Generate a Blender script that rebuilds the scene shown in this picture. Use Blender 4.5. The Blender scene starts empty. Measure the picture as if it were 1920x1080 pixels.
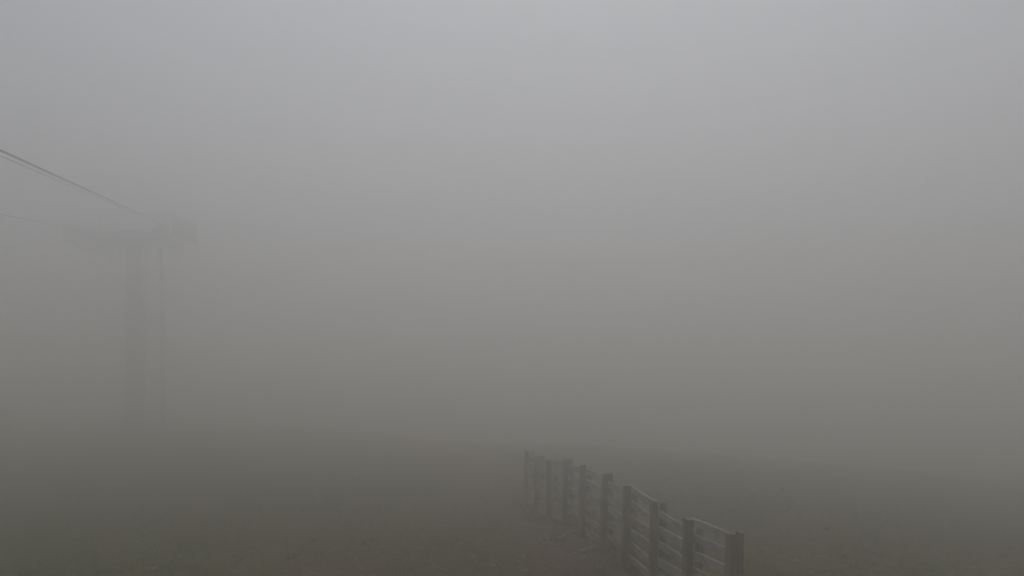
import bpy, math, random
import numpy as np
from mathutils import Vector, Matrix, noise

random.seed(7)
rng = np.random.default_rng(7)
scene = bpy.context.scene
col = scene.collection

# ------------------------------------------------------------------ camera
F = 1500.0                       # focal length in pixels of the 1920 px wide photograph
HORIZON = 694.0                  # eye-level row of the photograph
CAM_Z = 3.19
cam = bpy.data.cameras.new('camera')
cam.sensor_width = 36.0
cam.lens = 36.0 * F / 1920
cam.shift_y = (HORIZON - 540) / 1920
cam.clip_end = 2000
camo = bpy.data.objects.new('camera', cam)
camo.location = (0, 0, CAM_Z)
camo.rotation_euler = (math.pi / 2, 0, 0)      # level camera, frame shifted up: uprights stay upright
col.objects.link(camo)
scene.camera = camo

# ------------------------------------------------------------------ sky and sun (overcast, inside a cloud)
SUN_EL, SUN_AZ = math.radians(68), math.radians(6)     # azimuth clockwise from +Y
world = bpy.data.worlds.new('World')
scene.world = world
world.use_nodes = True
wn, wl = world.node_tree.nodes, world.node_tree.links
wn.clear()
sky = wn.new('ShaderNodeTexSky')
sky.sky_type = 'NISHITA'
sky.sun_disc = False
sky.sun_elevation = SUN_EL
sky.sun_rotation = SUN_AZ
sky.altitude = 1700
sky.air_density = 1.0
sky.dust_density = 4.0
hsv = wn.new('ShaderNodeHueSaturation')
hsv.inputs['Saturation'].default_value = 0.36
bg = wn.new('ShaderNodeBackground')
bg.inputs['Strength'].default_value = 0.13
wo = wn.new('ShaderNodeOutputWorld')
wl.new(sky.outputs[0], hsv.inputs['Color'])
wl.new(hsv.outputs[0], bg.inputs['Color'])
wl.new(bg.outputs[0], wo.inputs['Surface'])

sun = bpy.data.lights.new('sun', 'SUN')
sun.energy = 1.2
sun.angle = math.radians(60)
sun.color = (1.0, 0.97, 0.93)
suno = bpy.data.objects.new('sun', sun)
d = Vector((math.sin(SUN_AZ) * math.cos(SUN_EL), math.cos(SUN_AZ) * math.cos(SUN_EL), math.sin(SUN_EL)))
suno.rotation_euler = d.to_track_quat('Z', 'Y').to_euler()
suno.location = (0, 0, 60)
col.objects.link(suno)

scene.view_settings.view_transform = 'Standard'
scene.view_settings.look = 'None'
scene.view_settings.exposure = -0.43
scene.view_settings.gamma = 1.0
scene.view_settings.use_curve_mapping = False
cy = scene.cycles
scene.render.engine = 'CYCLES'
cy.max_bounces = 20
cy.diffuse_bounces = 3
cy.volume_bounces = 16
cy.use_denoising = True
cy.use_adaptive_sampling = False

FOG_DENSITY = 0.081
FOG_G = 0.885
FOG_TOP = 17.0

# ------------------------------------------------------------------ helpers
def tag(o, label=None, cat=None, group=None, kind=None):
    if label: o['label'] = label
    if cat: o['category'] = cat
    if group: o['group'] = group
    if kind: o['kind'] = kind
    return o

def link(name, me, mat=None, parent=None, loc=None):
    o = bpy.data.objects.new(name, me)
    col.objects.link(o)
    if mat is not None and me is not None and not me.materials:
        me.materials.append(mat)
    if parent is not None: o.parent = parent
    if loc is not None: o.location = loc
    return o

def empty(name, loc, rz=0.0):
    o = bpy.data.objects.new(name, None)
    o.empty_display_size = 0.2
    o.location = loc
    o.rotation_euler = (0, 0, rz)
    col.objects.link(o)
    return o

def at(px, py, depth):
    """point on the ray through a photo pixel, at a given distance along +Y"""
    c = Vector((px - 960, F, HORIZON - py))
    return Vector((0, 0, CAM_Z)) + c * (depth / c.y)

class MB:
    def __init__(self):
        self.v, self.f = [], []
    def add(self, v, f):
        n = len(self.v)
        self.v += [tuple(p) for p in v]
        self.f += [tuple(i + n for i in q) for q in f]
        return self
    def rings(self, rings, cap=True):
        k = len(rings[0])
        v = [p for r in rings for p in r]
        f = []
        for i in range(len(rings) - 1):
            for j in range(k):
                a, b = i * k + j, i * k + (j + 1) % k
                f.append((a, b, b + k, a + k))
        if cap:
            f.append(tuple(range(k - 1, -1, -1)))
            f.append(tuple(range((len(rings) - 1) * k, len(rings) * k)))
        return self.add(v, f)
    def box(self, lo, hi):
        x0, y0, z0 = lo; x1, y1, z1 = hi
        v = [(x0,y0,z0),(x1,y0,z0),(x1,y1,z0),(x0,y1,z0),(x0,y0,z1),(x1,y0,z1),(x1,y1,z1),(x0,y1,z1)]
        f = [(0,3,2,1),(4,5,6,7),(0,1,5,4),(1,2,6,5),(2,3,7,6),(3,0,4,7)]
        return self.add(v, f)
    def tube(self, path, radii, k=8):
        path = [Vector(p) for p in path]
        if not hasattr(radii, '__len__'): radii = [radii] * len(path)
        rings = []
        for i, p in enumerate(path):
            t = (path[min(i + 1, len(path) - 1)] - path[max(i - 1, 0)]).normalized()
            up = Vector((0, 0, 1)) if abs(t.z) < 0.9 else Vector((1, 0, 0))
            a = t.cross(up).normalized(); b = a.cross(t)
            rings.append([p + (a * math.cos(q) + b * math.sin(q)) * radii[i]
                          for q in [2 * math.pi * j / k for j in range(k)]])
        # orientation: rings run along t with (a, b) so that faces look outward
        rings = [r[::-1] for r in rings]
        return self.rings(rings)
    def mesh(self, name, smooth=False):
        me = bpy.data.meshes.new(name)
        me.from_pydata(self.v, [], self.f)
        me.validate(); me.update()
        if smooth:
            me.polygons.foreach_set('use_smooth', [True] * len(me.polygons))
        return me

# ------------------------------------------------------------------ materials
def new_mat(name):
    m = bpy.data.materials.new(name)
    m.use_nodes = True
    nt = m.node_tree
    b = nt.nodes['Principled BSDF']
    return m, nt, b

def ramp(nt, stops):
    r = nt.nodes.new('ShaderNodeValToRGB')
    cr = r.color_ramp
    while len(cr.elements) < len(stops): cr.elements.new(0.5)
    for e, (p, c) in zip(cr.elements, stops):
        e.position = p
        e.color = (c[0], c[1], c[2], 1)
    return r

def noise_node(nt, scale, detail=4, rough=0.55, vec=None):
    n = nt.nodes.new('ShaderNodeTexNoise')
    n.inputs['Scale'].default_value = scale
    n.inputs['Detail'].default_value = detail
    n.inputs['Roughness'].default_value = rough
    if vec is not None: nt.links.new(vec, n.inputs['Vector'])
    return n

def mix_rgb(nt, fac, a, b, mode='MIX'):
    m = nt.nodes.new('ShaderNodeMix')
    m.data_type = 'RGBA'
    m.blend_type = mode
    for sock, val in ((m.inputs['Factor'], fac), (m.inputs['A'], a), (m.inputs['B'], b)):
        pass
    ins = [m.inputs[0], m.inputs[6], m.inputs[7]]
    for sock, val in zip(ins, (fac, a, b)):
        if hasattr(val, 'is_output'): nt.links.new(val, sock)
        elif isinstance(val, (int, float)): sock.default_value = val
        else: sock.default_value = (*val, 1)
    return m.outputs[2]

def bump(nt, b, height, strength, dist):
    bp = nt.nodes.new('ShaderNodeBump')
    bp.inputs['Strength'].default_value = strength
    bp.inputs['Distance'].default_value = dist
    nt.links.new(height, bp.inputs['Height'])
    nt.links.new(bp.outputs[0], b.inputs['Normal'])

def wood_material(name, along, dark, mid, pale):
    m, nt, b = new_mat(name)
    tc = nt.nodes.new('ShaderNodeTexCoord')
    info = nt.nodes.new('ShaderNodeObjectInfo')
    mp = nt.nodes.new('ShaderNodeMapping')
    mp.inputs['Scale'].default_value = (0.06, 1, 1) if along == 'X' else (1, 1, 0.06)
    off = nt.nodes.new('ShaderNodeVectorMath'); off.operation = 'ADD'
    sc = nt.nodes.new('ShaderNodeMath'); sc.operation = 'MULTIPLY'; sc.inputs[1].default_value = 37.0
    nt.links.new(info.outputs['Random'], sc.inputs[0])
    nt.links.new(tc.outputs['Object'], off.inputs[0])
    nt.links.new(sc.outputs[0], off.inputs[1])
    nt.links.new(off.outputs[0], mp.inputs['Vector'])
    grain = noise_node(nt, 60, 5, 0.6, mp.outputs[0])
    stain = noise_node(nt, 4.5, 4, 0.6, off.outputs[0])
    r = ramp(nt, [(0.3, dark), (0.52, mid), (0.72, pale)])
    nt.links.new(grain.outputs['Fac'], r.inputs['Fac'])
    r2 = ramp(nt, [(0.35, (0.55, 0.52, 0.48)), (0.65, (1, 1, 1))])
    nt.links.new(stain.outputs['Fac'], r2.inputs['Fac'])
    c = mix_rgb(nt, 1.0, r.outputs[0], r2.outputs[0], 'MULTIPLY')
    nt.links.new(c, b.inputs['Base Color'])
    b.inputs['Roughness'].default_value = 0.8
    bump(nt, b, grain.outputs['Fac'], 0.5, 0.006)
    return m

M_POST = wood_material('post_wood', 'Z', (0.10, 0.082, 0.06), (0.19, 0.157, 0.12), (0.30, 0.26, 0.205))
M_BOARD = wood_material('board_wood', 'X', (0.26, 0.245, 0.22), (0.44, 0.42, 0.385), (0.62, 0.60, 0.56))

def ground_material():
    m, nt, b = new_mat('turf_and_dirt')
    tc = nt.nodes.new('ShaderNodeTexCoord')
    P = tc.outputs['Object']
    big = noise_node(nt, 0.32, 5, 0.6, P)
    med = noise_node(nt, 2.2, 6, 0.65, P)
    fine = noise_node(nt, 22, 5, 0.7, P)
    grass = ramp(nt, [(0.3, (0.022, 0.026, 0.005)), (0.5, (0.061, 0.064, 0.0105)), (0.7, (0.17, 0.155, 0.04))])
    nt.links.new(fine.outputs['Fac'], grass.inputs['Fac'])
    dirt = ramp(nt, [(0.3, (0.055, 0.034, 0.019)), (0.52, (0.12, 0.078, 0.046)), (0.72, (0.22, 0.16, 0.11))])
    nt.links.new(fine.outputs['Fac'], dirt.inputs['Fac'])
    # bare soil follows the 'soil' attribute (trodden strip along the fence) broken up by noise
    at_ = nt.nodes.new('ShaderNodeAttribute'); at_.attribute_name = 'soil'
    add = nt.nodes.new('ShaderNodeMath'); add.operation = 'ADD'
    nt.links.new(at_.outputs['Fac'], add.inputs[0])
    mm = nt.nodes.new('ShaderNodeMath'); mm.operation = 'MULTIPLY_ADD'
    nt.links.new(med.outputs['Fac'], mm.inputs[0]); mm.inputs[1].default_value = 0.9; mm.inputs[2].default_value = -0.45
    nt.links.new(mm.outputs[0], add.inputs[1])
    th = ramp(nt, [(0.38, (0, 0, 0)), (0.62, (1, 1, 1))])
    nt.links.new(add.outputs[0], th.inputs['Fac'])
    tint = ramp(nt, [(0.35, (0.8, 0.86, 0.8)), (0.65, (1.15, 1.04, 0.95))])
    nt.links.new(big.outputs['Fac'], tint.inputs['Fac'])
    g2 = mix_rgb(nt, 1.0, grass.outputs[0], tint.outputs[0], 'MULTIPLY')
    mot = ramp(nt, [(0.38, (0.35, 0.38, 0.35)), (0.5, (1.0, 1.0, 1.0)), (0.62, (1.8, 1.65, 1.4))])
    clump = noise_node(nt, 5.5, 5, 0.65, P)
    nt.links.new(clump.outputs['Fac'], mot.inputs['Fac'])
    g2 = mix_rgb(nt, 1.0, g2, mot.outputs[0], 'MULTIPLY')
    c = mix_rgb(nt, th.outputs[0], g2, dirt.outputs[0])
    nt.links.new(c, b.inputs['Base Color'])
    b.inputs['Roughness'].default_value = 0.95
    b.inputs['Specular IOR Level'].default_value = 0.15
    bump(nt, b, fine.outputs['Fac'], 0.8, 0.04)
    return m

def grass_material():
    m, nt, b = new_mat('grass_blades')
    a = nt.nodes.new('ShaderNodeAttribute'); a.attribute_name = 'tint'
    r = ramp(nt, [(0.0, (0.03, 0.042, 0.007)), (0.45, (0.064, 0.069, 0.011)), (0.8, (0.165, 0.148, 0.038)), (1.0, (0.42, 0.36, 0.20))])
    nt.links.new(a.outputs['Fac'], r.inputs['Fac'])
    nt.links.new(r.outputs[0], b.inputs['Base Color'])
    b.inputs['Roughness'].default_value = 0.75
    b.inputs['Specular IOR Level'].default_value = 0.2
    return m

def stone_material():
    m, nt, b = new_mat('pale_stone')
    tc = nt.nodes.new('ShaderNodeTexCoord')
    n = noise_node(nt, 14, 5, 0.65, tc.outputs['Object'])
    r = ramp(nt, [(0.3, (0.17, 0.158, 0.135)), (0.5, (0.34, 0.32, 0.28)), (0.7, (0.56, 0.53, 0.47))])
    nt.links.new(n.outputs['Fac'], r.inputs['Fac'])
    nt.links.new(r.outputs[0], b.inputs['Base Color'])
    b.inputs['Roughness'].default_value = 0.85
    bump(nt, b, n.outputs['Fac'], 0.5, 0.02)
    return m

def metal_material(name, c0, c1, rough=0.5, metallic=0.6):
    m, nt, b = new_mat(name)
    tc = nt.nodes.new('ShaderNodeTexCoord')
    n = noise_node(nt, 3.0, 5, 0.6, tc.outputs['Object'])
    r = ramp(nt, [(0.35, c0), (0.65, c1)])
    nt.links.new(n.outputs['Fac'], r.inputs['Fac'])
    nt.links.new(r.outputs[0], b.inputs['Base Color'])
    b.inputs['Metallic'].default_value = metallic
    b.inputs['Roughness'].default_value = rough
    return m

M_GROUND = ground_material()
M_GRASS = grass_material()
M_STONE = stone_material()
M_STEEL = metal_material('galvanised_steel', (0.16, 0.165, 0.17), (0.28, 0.285, 0.29), 0.6, 0.3)
M_DARK = metal_material('dark_rubber_steel', (0.02, 0.02, 0.022), (0.05, 0.05, 0.052), 0.6, 0.2)
M_ROPE = metal_material('steel_rope', (0.02, 0.02, 0.021), (0.05, 0.05, 0.05), 0.6, 0.3)
M_CONCRETE = metal_material('footing_concrete', (0.2, 0.195, 0.185), (0.32, 0.31, 0.29), 0.9, 0.0)

# ------------------------------------------------------------------ fence layout (posts read off the photograph)
SPACING = 1.1
POST_H = 1.305
# pixel column of the post, pixel row of its top, distance in bays
POSTS = [(1377, 999, 8.70), (1298, 969, 9.70), (1233, 939, 10.70), (1181, 909, 11.66), (1137, 890, 12.62),
         (1097, 872, 13.64), (1064, 863, 14.61), (1034, 863, 15.62), (1010, 855, 16.54), (990, 845, 17.40)]
post_top = [at(px, py, n * SPACING) for px, py, n in POSTS]
post_base = [p - Vector((0, 0, POST_H)) for p in post_top]

# ------------------------------------------------------------------ terrain
PYLON = at(252, 812, 38.0)
FX = np.array([p.x for p in post_base]); FY = np.array([p.y for p in post_base]); FZ = np.array([p.z for p in post_base])
_kx, _ky = FX[0] - FX[-1], FY[0] - FY[-1]

def fence_x(y):
    return np.interp(y, FY, FX, left=FX[0], right=FX[-1]) + np.where(y < FY[0], (y - FY[0]) * _kx / _ky, 0) + np.where(y > FY[-1], (y - FY[-1]) * _kx / _ky, 0)

def fbm(x, y, s, seed):
    """cheap smooth value noise made of rotated sines"""
    r = np.random.default_rng(seed)
    out = np.zeros_like(x, dtype=float); amp = 1.0; tot = 0
    for o in range(5):
        for k in range(3):
            a = r.uniform(0, 2 * math.pi); ph = r.uniform(0, 2 * math.pi); w = s * (1.9 ** o) * r.uniform(0.75, 1.3)
            out += amp * np.sin((x * math.cos(a) + y * math.sin(a)) * w + ph + 0.8 * np.sin((x * math.sin(a) - y * math.cos(a)) * w * 0.6 + ph * 2))
        tot += amp * 3; amp *= 0.55
    return out / tot

def height(x, y):
    x = np.asarray(x, float); y = np.asarray(y, float)
    h = 0.10 * fbm(x, y, 0.35, 3) + 0.035 * fbm(x, y, 2.6, 5)
    # grassy knoll that carries the pylon, falling away behind it
    dx, dy = (x - PYLON.x), (y - PYLON.y)
    k = np.exp(-((np.where(dx > 0, dx / 12.0, dx / 60.0)) ** 2 + (np.where(dy > 0, dy / 9.0, dy / 13.0)) ** 2))
    h += (PYLON.z + 0.0) * k
    # slope falling off to the right and away over the brow
    h -= 0.085 * 2.0 * np.log1p(np.exp(np.clip((x - 5.0) / 2.0, -30, 30)))
    y0 = 24.5 + 15.5 / (1 + np.exp(np.clip((x + 8.5) / 2.6, -30, 30)))
    b = np.clip((y - y0) / 20, 0, 20)
    h -= 1.2 * b * b / (1 + 0.3 * b)
    # the fence's own ground profile
    fx = fence_x(y); fz = np.interp(y, FY[np.argsort(FY)], FZ[np.argsort(FY)])
    w = np.exp(-((x - fx) / 2.2) ** 2) * np.exp(-(np.maximum(0, np.maximum(FY.min() - y, y - FY.max())) / 4.0) ** 2)
    return h * (1 - w) + w * (fz + 0.25 * h)

def soil(x, y):
    fx = fence_x(np.asarray(y, float))
    s = np.exp(-((x - fx + 0.5) / 1.2) ** 2) * 0.75
    s += 0.5 * np.exp(-(((x + 1.3) / 2.1) ** 2 + ((y - 12.2) / 1.3) ** 2))
    s += 0.42 * np.clip(fbm(np.asarray(x, float), np.asarray(y, float), 0.55, 11) * 2.2, 0, 1)
    return np.clip(s, 0, 1)

def graded(lo, hi, step, far):
    a = list(np.arange(lo, hi + 1e-6, step))
    g = step; p = a[-1]; out = []
    while p < far:
        g *= 1.22; p += g; out.append(p)
    g = step; p = a[0]; pre = []
    while p > -far:
        g *= 1.22; p -= g; pre.append(p)
    return np.array(pre[::-1] + a + out)

gx = graded(-24, 24, 0.2, 260)
gy = graded(3, 42, 0.2, 260)
X, Y = np.meshgrid(gx, gy)
Z = height(X, Y)
Z = np.maximum(Z, -28)
nx, ny = len(gx), len(gy)
verts = np.stack([X.ravel(), Y.ravel(), Z.ravel()], 1)
ii = np.arange(nx * ny).reshape(ny, nx)
quads = np.stack([ii[:-1, :-1].ravel(), ii[:-1, 1:].ravel(), ii[1:, 1:].ravel(), ii[1:, :-1].ravel()], 1)

def np_mesh(name, v, f, smooth=False):
    me = bpy.data.meshes.new(name)
    k = f.shape[1]
    me.vertices.add(len(v)); me.vertices.foreach_set('co', v.astype(np.float32).ravel())
    me.loops.add(f.size); me.loops.foreach_set('vertex_index', f.astype(np.int32).ravel())
    me.polygons.add(len(f))
    me.polygons.foreach_set('loop_start', np.arange(0, f.size, k, dtype=np.int32))
    if smooth: me.polygons.foreach_set('use_smooth', np.ones(len(f), bool))
    me.update(calc_edges=True); me.validate()
    return me

gm = np_mesh('ground', verts, quads, True)
a = gm.attributes.new('soil', 'FLOAT', 'POINT')
a.data.foreach_set('value', soil(X.ravel(), Y.ravel()).astype(np.float32))
ground = link('ground', gm, M_GROUND)
tag(ground, 'uneven olive brown alpine turf with bare soil patches fading into fog', 'ground', kind='structure')

# ------------------------------------------------------------------ fence
fence = empty('wooden_fence', post_base[0])
tag(fence, 'weathered wooden fence of stout paired posts and horizontal boards receding into the fog', 'fence')
root = Vector(post_base[0])

def post_mesh(w, dpt, h, seed, cut=0.0):
    r = random.Random(seed)
    mb = MB(); rings = []
    c = 0.012
    for i, z in enumerate((-0.25, h * 0.3, h * 0.65, h)):
        jx, jy = r.uniform(-.006, .006), r.uniform(-.006, .006)
        s = 1 + r.uniform(-.03, .03)
        a, b_ = w / 2 * s, dpt / 2 * s
        pts = [(-a + c, -b_), (a - c, -b_), (a, -b_ + c), (a, b_ - c), (a - c, b_), (-a + c, b_), (-a, b_ - c), (-a, -b_ + c)]
        rings.append([(x + jx, y + jy, z + (cut * x / w + r.uniform(-.006, .006) if i == 3 else 0)) for x, y in pts])
    mb.rings(rings)
    return mb.mesh('post')

def board_mesh(length, hgt, thick, seed, sag=0.0):
    """board along +X, its top edge at z = 0, outer face towards +Y"""
    r = random.Random(seed)
    mb = MB(); rings = []
    n = 6
    ph = r.uniform(0, 6)
    for i in range(n + 1):
        t = i / n
        x = length * t
        dz = -sag * 4 * t * (1 - t) + 0.006 * math.sin(ph + 5 * t) + r.uniform(-.004, .004)
        dy = 0.008 * math.sin(ph * 2 + 4 * t)
        hh = hgt * (1 + r.uniform(-.04, .04))
        b2 = thick / 2
        rings.append([(x, -b2 + dy, dz), (x, -b2 + dy, dz - hh), (x, b2 + dy, dz - hh), (x, b2 + dy, dz)])
    mb.rings(rings)
    return mb.mesh('board')

fdir = (post_base[-1] - post_base[0]); fdir.z = 0; fdir.normalize()          # along the fence, away
fnor = Vector((-fdir.y, fdir.x, 0))                                          # towards the camera-left side
frz = math.atan2(fdir.y, fdir.x)
BT = 0.036
for i, (b0, t0) in enumerate(zip(post_base, post_top)):
    g = float(height(b0.x, b0.y))
    h = POST_H + random.uniform(-.015, .02)
    wf = 0.15 if i == 0 else random.uniform(0.105, 0.13)
    for side in (1, -1):
        w = wf if side == 1 else random.uniform(0.08, 0.105)
        dp = 0.105 if side == 1 else 0.08
        hh = h if side == 1 else h - random.uniform(-0.02, 0.05)
        me = post_mesh(w, dp, hh, i * 3 + side, random.uniform(-.03, .03))
        o = link('post', me, M_POST, fence)
        o.location = b0 - root + fnor * side * (BT / 2 + dp / 2 + 0.004)
        o.rotation_euler = (random.uniform(-.018, .018) + .012, random.uniform(-.015, .015) - .02, frz + random.uniform(-.04, .04))

BAY_OFF = [0.01, 0.135, 0.0, 0.10, 0.03, 0.08, 0.0, 0.05, 0.02]
STEP = 0.224
for i in range(len(POSTS) - 1):
    pa, pb = post_top[i], post_top[i + 1]
    z = BAY_OFF[i]
    k = 0
    while z + 0.115 < POST_H - 0.02:
        z0, z1 = z + random.uniform(-.018, .018), z + random.uniform(-.018, .018)
        A = pa - Vector((0, 0, z0)); B = pb - Vector((0, 0, z1))
        dvec = (B - A); L = dvec.length - 0.012
        hb = random.uniform(0.095, 0.12)
        if i == 6 and k == 0: hb = 0.16
        me = board_mesh(L, hb, BT * random.uniform(.85, 1.0), i * 17 + k, random.uniform(0, 0.012))
        o = link('board', me, M_BOARD, fence)
        o.location = A - root + dvec.normalized() * 0.006
        yaw = math.atan2(dvec.y, dvec.x); pit = -math.asin(dvec.z / dvec.length)
        o.rotation_euler = (random.uniform(-.03, .03), pit, yaw)
        z += STEP * random.uniform(0.97, 1.03); k += 1

# two loose sticks of sawn timber lying in the dirt at the fence foot
def ground_at(px, py):
    p = at(px, py, 10); dvec = p - camo.location
    t = 0.3
    while t < 10:
        q = camo.location + dvec * t
        if q.z <= float(height(q.x, q.y)): return q
        t += 0.004
    return q
for (x0, y0, x1, y1, w, label) in ((1046, 1014, 1080, 1001, 0.04, 'shorter loose grey stick in the dirt by the fence, farther from the end post'),
                                   (1087, 1040, 1124, 1025, 0.05, 'longer loose pale stick lying in the bare dirt at the fence foot')):
    A, B = ground_at(x0, y0), ground_at(x1, y1)
    A.z = float(height(A.x, A.y)) + 0.10; B.z = float(height(B.x, B.y)) + 0.10
    dvec = B - A
    me = board_mesh(dvec.length, 0.06, w, x0)
    o = link('loose_stick', me, M_BOARD)
    o.location = A - Vector((0, 0, 0.04))
    o.rotation_euler = (0.25, -math.asin(dvec.z / dvec.length), math.atan2(dvec.y, dvec.x))
    tag(o, label, 'stick', 'loose sticks by the fence')

# ------------------------------------------------------------------ lift pylon
R_END, L_END = at(318, 426, 38.0), at(182, 438, 38.2)
U = Vector((-0.33, 1.0, 0.134)).normalized()             # line direction, uphill and away
arm = (R_END - L_END); arm.z = 0; gauge = arm.length
arm.normalize()
pz = math.atan2(arm.y, arm.x)
pyl_base = Vector((PYLON.x, PYLON.y, float(height(PYLON.x, PYLON.y))))
mid = (R_END + L_END) / 2
pyl_base.x, pyl_base.y = PYLON.x, PYLON.y
pyl = empty('lift_pylon', pyl_base, pz)
tag(pyl, 'tall grey T-shaped ski lift pylon with sheaves dissolving in fog', 'pylon')
Hc = R_END.z - pyl_base.z - 0.55                          # crossarm axis height
inv = Matrix.Rotation(-pz, 3, 'Z')
def loc_of(p): return inv @ (Vector(p) - pyl_base)
rx, lx = loc_of(R_END).x, loc_of(L_END).x

def circ(r, z, k=20, x=0, y=0):
    return [(x + r * math.cos(2 * math.pi * j / k), y + r * math.sin(2 * math.pi * j / k), z) for j in range(k)]
link('footing', MB().rings([circ(1.1, -1.0, 8), circ(1.1, 0.2, 8), circ(1.05, 0.26, 8)]).mesh('footing'), M_CONCRETE, pyl)
link('base_flange', MB().rings([circ(0.72, 0.262), circ(0.72, 0.31)]).mesh('base_flange'), M_STEEL, pyl)
link('stem', MB().rings([circ(0.44, 0.312), circ(0.40, Hc * .5), circ(0.36, Hc + 0.25)]).mesh('stem', True), M_STEEL, pyl)
link('second_leg', MB().rings([circ(0.12, -0.6, 12, 1.3, .2), circ(0.11, Hc * .5, 12, 1.27, .2), circ(0.10, Hc - .1, 12, 1.24, .1)]).mesh('second_leg', True), M_STEEL, pyl)
for zz in (.28, .55, .8):
    link('brace', MB().tube([(.3, 0, Hc * zz), (1.22, .15, Hc * zz + .5)], .05).mesh('brace'), M_STEEL, pyl)
mb = MB()
mb.rings([[(x, -s, Hc - t), (x, s, Hc - t), (x, s, Hc + t), (x, -s, Hc + t)][::-1]
          for x, s, t in ((lx - 0.25, .14, .2), (-0.37, .24, .38), (0.37, .24, .38), (rx + 0.25, .14, .2))])
link('crossarm', mb.mesh('crossarm'), M_STEEL, pyl)
# lifting frame above the crossarm
mb = MB()
for x in (lx + .25, rx - .25):
    mb.tube([(x, 0, Hc), (x, 0, Hc + 1.15)], 0.05)
mb.tube([(lx - .1, 0, Hc + 1.17), (rx + .1, 0, Hc + 1.17)], 0.05)
link('lifting_frame', mb.mesh('lifting_frame'), M_STEEL, pyl)
for sx, dz in ((rx, 0.0), (lx, -0.27)):
    st = link('sheave_train', MB().box((sx - .05, -1.45, Hc - .45 + dz), (sx + .05, 1.45, Hc + .30 + dz)).mesh('sheave_train'), M_STEEL, pyl)
    for q in (-1.05, -.35, .35, 1.05):
        w = MB()
        rings = []
        for xx, rr in ((-.05, .17), (-.025, .2), (.025, .2), (.05, .17)):
            rings.append([(sx + .102 + xx, q + rr * math.cos(2 * math.pi * j / 16), Hc + .34 + dz + rr * math.sin(2 * math.pi * j / 16)) for j in range(16)])
        link('sheave', w.rings(rings).mesh('sheave'), M_DARK, st)
    out = 0.35 if sx > 0 else -0.35
    cw = MB()
    for q in range(9):
        cw.box((min(sx + out, sx + out * 2.3), -1.3 + q * .3, Hc - .12 + dz), (max(sx + out, sx + out * 2.3), -1.06 + q * .3, Hc - .08 + dz))
    cwo = link('catwalk', cw.mesh('catwalk'), M_STEEL, pyl)
    hr = MB()
    xo = sx + out * 2.3
    for q in (-1.25, 0, 1.25):
        hr.tube([(xo, q, Hc - .14 + dz), (xo, q, Hc + .95 + dz)], .022, 6)
    hr.tube([(xo, -1.3, Hc + .95 + dz), (xo, 1.3, Hc + .95 + dz)], .022, 6)
    hr.tube([(xo, -1.3, Hc + .45 + dz), (xo, 1.3, Hc + .45 + dz)], .02, 6)
    link('handrail', hr.mesh('handrail'), M_STEEL, cwo)
    link('guard_panel', MB().box((xo - .012, -1.28, Hc - .07 + dz), (xo + .012, 1.28, Hc + .85 + dz)).mesh('guard_panel'), M_DARK, cwo)
# access ladder on the back of the stem
mb = MB()
for q in (-.2, .2):
    mb.box((q - .025, .60, .5), (q + .025, .65, Hc + .4))
lad = link('ladder', mb.mesh('ladder'), M_STEEL, pyl)
z = .7
rung = MB().box((-.18, .61, -.012), (.18, .64, .012)).mesh('rung')
while z < Hc:
    link('rung', rung, M_STEEL, lad, (0, 0, z)); z += .3

# ropes carried by the pylon
def rope(name, label, p0, r, sag=0.0, near=50.0, far=40.0):
    pts = []
    for i in range(-24, 31):
        t = (i / 24 * near) if i < 0 else (i / 30 * far)
        dz = -sag * (abs(t) / 16.0) * (1 if abs(t) <= 16 else 1)
        pts.append(Vector(p0) + U * t + Vector((0, 0, dz)))
    o = link(name, MB().tube(pts, r, 8).mesh(name, True), M_ROPE)
    return tag(o, label, 'cable', 'ropes of the ski lift')
off = arm * 0.1
rope('haul_rope', 'thick dark steel lift rope, highest of the three, running onto the pylon head', R_END + off - Vector((0, 0, .05)), 0.019)
rope('haul_rope', 'faint thin return lift rope, lowest of the three reaching the pylon', L_END + off, 0.015)
rope('signal_cable', 'thin signal cable hanging just below the thick dark lift rope', R_END + arm * 0.24 - Vector((0, 0, .19)), 0.006)

# ------------------------------------------------------------------ stones
ico_v = None
def stone_mesh(seed, r, sub=1):
    import bmesh
    bm = bmesh.new()
    bmesh.ops.create_icosphere(bm, subdivisions=sub, radius=1.0)
    rr = random.Random(seed)
    offv = Vector((rr.uniform(0, 50), rr.uniform(0, 50), rr.uniform(0, 50)))
    sc = Vector((rr.uniform(.8, 1.3), rr.uniform(.65, 1.0), rr.uniform(.45, .7)))
    for v in bm.verts:
        n = noise.noise(v.co * 1.1 + offv)
        v.co = v.co * (1 + .35 * n)
        v.co = Vector((v.co.x * sc.x, v.co.y * sc.y, v.co.z * sc.z)) * r
    me = bpy.data.meshes.new('stone')
    bm.to_mesh(me); bm.free()
    return me
for k, (px, py, r) in enumerate(((1021, 1011, .055), (1054, 1039, .06), (1076, 1038, .055), (1109, 1021, .06), (1147, 1031, .05),
                                 (1092, 1046, .06), (1117, 1046, .05), (985, 1071, .06), (899, 1014, .045), (981, 1042, .05),
                                 (759, 1046, .055), (707, 1038, .05), (827, 1011, .05), (1122, 1065, .05), (1412, 917, .08),
                                 (1493, 1052, .07), (1536, 1046, .06))):
    q = ground_at(px, py)
    r *= 0.9
    o = link('stone', stone_mesh(k, r, 2), M_STONE)
    o.location = (q.x, q.y, float(height(q.x, q.y)) + r * .1)
    o.rotation_euler = (0, 0, random.uniform(0, 6.28))
    if px > 1400:
        tag(o, 'pale stone lying on the turf beyond the end post of the fence', 'stone', 'pale stones beyond the fence')
    elif px > 1010:
        tag(o, 'pale stone lying in the bare dirt around the loose sticks', 'stone', 'pale stones in the dirt by the fence')
    else:
        tag(o, 'pale stone lying on open turf well away from the fence', 'stone', 'pale stones on the open turf')

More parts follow.
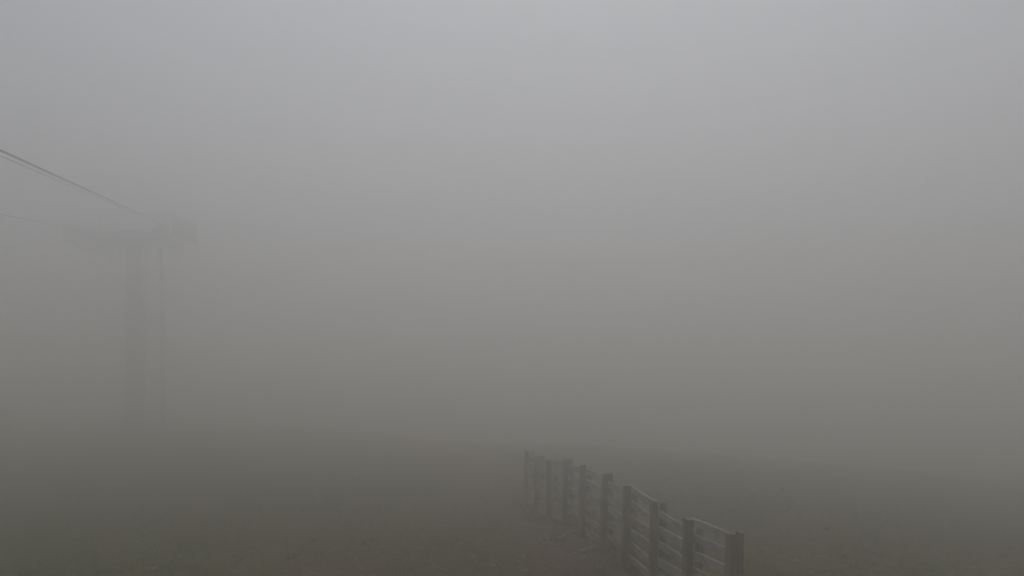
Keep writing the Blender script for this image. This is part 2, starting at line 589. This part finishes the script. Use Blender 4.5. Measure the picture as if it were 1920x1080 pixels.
def scatter(n, lo, hi, xl, xh):
    y = rng.uniform(lo, hi, n); x = rng.uniform(xl, xh, n)
    return x, y
# small pebbles: uncounted
x, y = scatter(9000, 6, 28, -16, 16)
keep = rng.uniform(0, 1, len(x)) < 0.25 + 0.75 * soil(x, y)
x, y = x[keep], y[keep]
base_v = [np.array(v.co) for v in stone_mesh(99, 1.0, 1).vertices]
me0 = stone_mesh(99, 1.0, 1)
bv = np.array([v.co[:] for v in me0.vertices]); bf = np.array([p.vertices[:] for p in me0.polygons])
N = len(x)
rad = np.exp(rng.normal(math.log(0.018), 0.5, N)).clip(.008, .05)
ang = rng.uniform(0, 6.28, N); ca, sa = np.cos(ang)[:, None], np.sin(ang)[:, None]
j = 1 + rng.normal(0, .12, (N, len(bv)))
vx = (bv[:, 0][None] * ca - bv[:, 1][None] * sa) * rad[:, None] * j + x[:, None]
vy = (bv[:, 0][None] * sa + bv[:, 1][None] * ca) * rad[:, None] * j + y[:, None]
vz = bv[:, 2][None] * rad[:, None] * j + (height(x, y) + rad * .3)[:, None]
pv = np.stack([vx, vy, vz], 2).reshape(-1, 3)
pf = (bf[None] + (np.arange(N) * len(bv))[:, None, None]).reshape(-1, 3)
peb = link('pebbles', np_mesh('pebbles', pv, pf), M_STONE)
tag(peb, 'small pale pebbles strewn through the turf and dirt', 'pebbles', kind='stuff')

# ------------------------------------------------------------------ short alpine grass
nT = 60000
y = 5 + 25 * rng.uniform(0, 1, nT) ** 0.9
half = 3 + y * 0.72
x = rng.uniform(-1, 1, nT) * half
patch = 0.5 + 0.5 * fbm(x, y, 1.3, 21) * 1.8
sl = soil(x, y)
keep = (rng.uniform(0, 1, nT) < (0.35 + 0.65 * patch)) & (rng.uniform(0, 1, nT) > sl * 1.05 - 0.1)
x, y, patch = x[keep], y[keep], patch[keep]
# ranker grass left standing around the feet of the posts and in scattered tussocks
ex, ey = [], []
for p in post_base:
    n = 46
    ex += list(p.x + rng.normal(0, .13, n)); ey += list(p.y + rng.normal(0, .13, n))
for k in range(420):
    cy_ = rng.uniform(6, 24); cx_ = rng.uniform(-1, 1) * (2 + cy_ * .7)
    n = int(rng.integers(4, 12)); sp = rng.uniform(.03, .1)
    ex += list(cx_ + rng.normal(0, sp, n)); ey += list(cy_ + rng.normal(0, sp, n))
n0 = len(x)
x = np.concatenate([x, ex]); y = np.concatenate([y, ey]); patch = np.concatenate([patch, rng.uniform(.3, .9, len(ex))])
nT = len(x)
nB = 6
hgt = (rng.uniform(.03, .075, nT) * (0.7 + 0.6 * patch.clip(0, 1)))
hgt[n0:] = rng.uniform(.07, .16, nT - n0)
z = height(x, y)
az = rng.uniform(0, 6.28, (nT, nB)); lean = rng.uniform(.25, 1.0, (nT, nB)); hb = hgt[:, None] * rng.uniform(.6, 1.25, (nT, nB))
ox = x[:, None] + rng.normal(0, .022, (nT, nB)); oy = y[:, None] + rng.normal(0, .022, (nT, nB))
bw = rng.uniform(.004, .009, (nT, nB))
px_, py_ = -np.sin(az) * bw, np.cos(az) * bw
tx, ty = ox + np.cos(az) * hb * lean, oy + np.sin(az) * hb * lean
zb = np.broadcast_to(z[:, None] - .008, ox.shape)
V = np.stack([np.stack([ox - px_, oy - py_, zb], -1), np.stack([ox + px_, oy + py_, zb], -1), np.stack([tx, ty, zb + hb], -1)], 2).reshape(-1, 3)
Fc = np.arange(len(V)).reshape(-1, 3)
gme = np_mesh('grass', V, Fc)
tint = (rng.uniform(.15, .6, nT) + .25 * (1 - patch.clip(0, 1)))[:, None] + rng.normal(0, .12, (nT, nB))
tint = np.where(rng.uniform(0, 1, (nT, nB)) > .965, 1.0, tint).clip(0, 1)
at2 = gme.attributes.new('tint', 'FLOAT', 'POINT')
at2.data.foreach_set('value', np.repeat(tint.reshape(-1), 3).astype(np.float32))
gr = link('grass', gme, M_GRASS)
tag(gr, 'short sparse olive grass growing over the slope', 'grass', kind='stuff')

# ------------------------------------------------------------------ fog
zmin = float(Z.min()) - 1.0
ext = max(abs(gx).max(), abs(gy).max()) + 10
hz = link('haze', MB().box((-ext, -ext, zmin), (ext, ext, FOG_TOP)).mesh('haze'))
fm = bpy.data.materials.new('fog')
fm.use_nodes = True
fn = fm.node_tree; fn.nodes.clear()
pvn = fn.nodes.new('ShaderNodeVolumePrincipled')
pvn.inputs['Color'].default_value = (0.965, 0.956, 0.943, 1)
pvn.inputs['Density'].default_value = FOG_DENSITY
pvn.inputs['Anisotropy'].default_value = FOG_G
fo = fn.nodes.new('ShaderNodeOutputMaterial')
fn.links.new(pvn.outputs[0], fo.inputs['Volume'])
hz.data.materials.append(fm)
tag(hz, 'dense grey mountain fog filling the air', 'haze', kind='stuff')
print('pylon base', pyl_base, 'gauge', gauge, 'Hc', Hc, 'zmin', zmin, 'cam', CAM_Z)
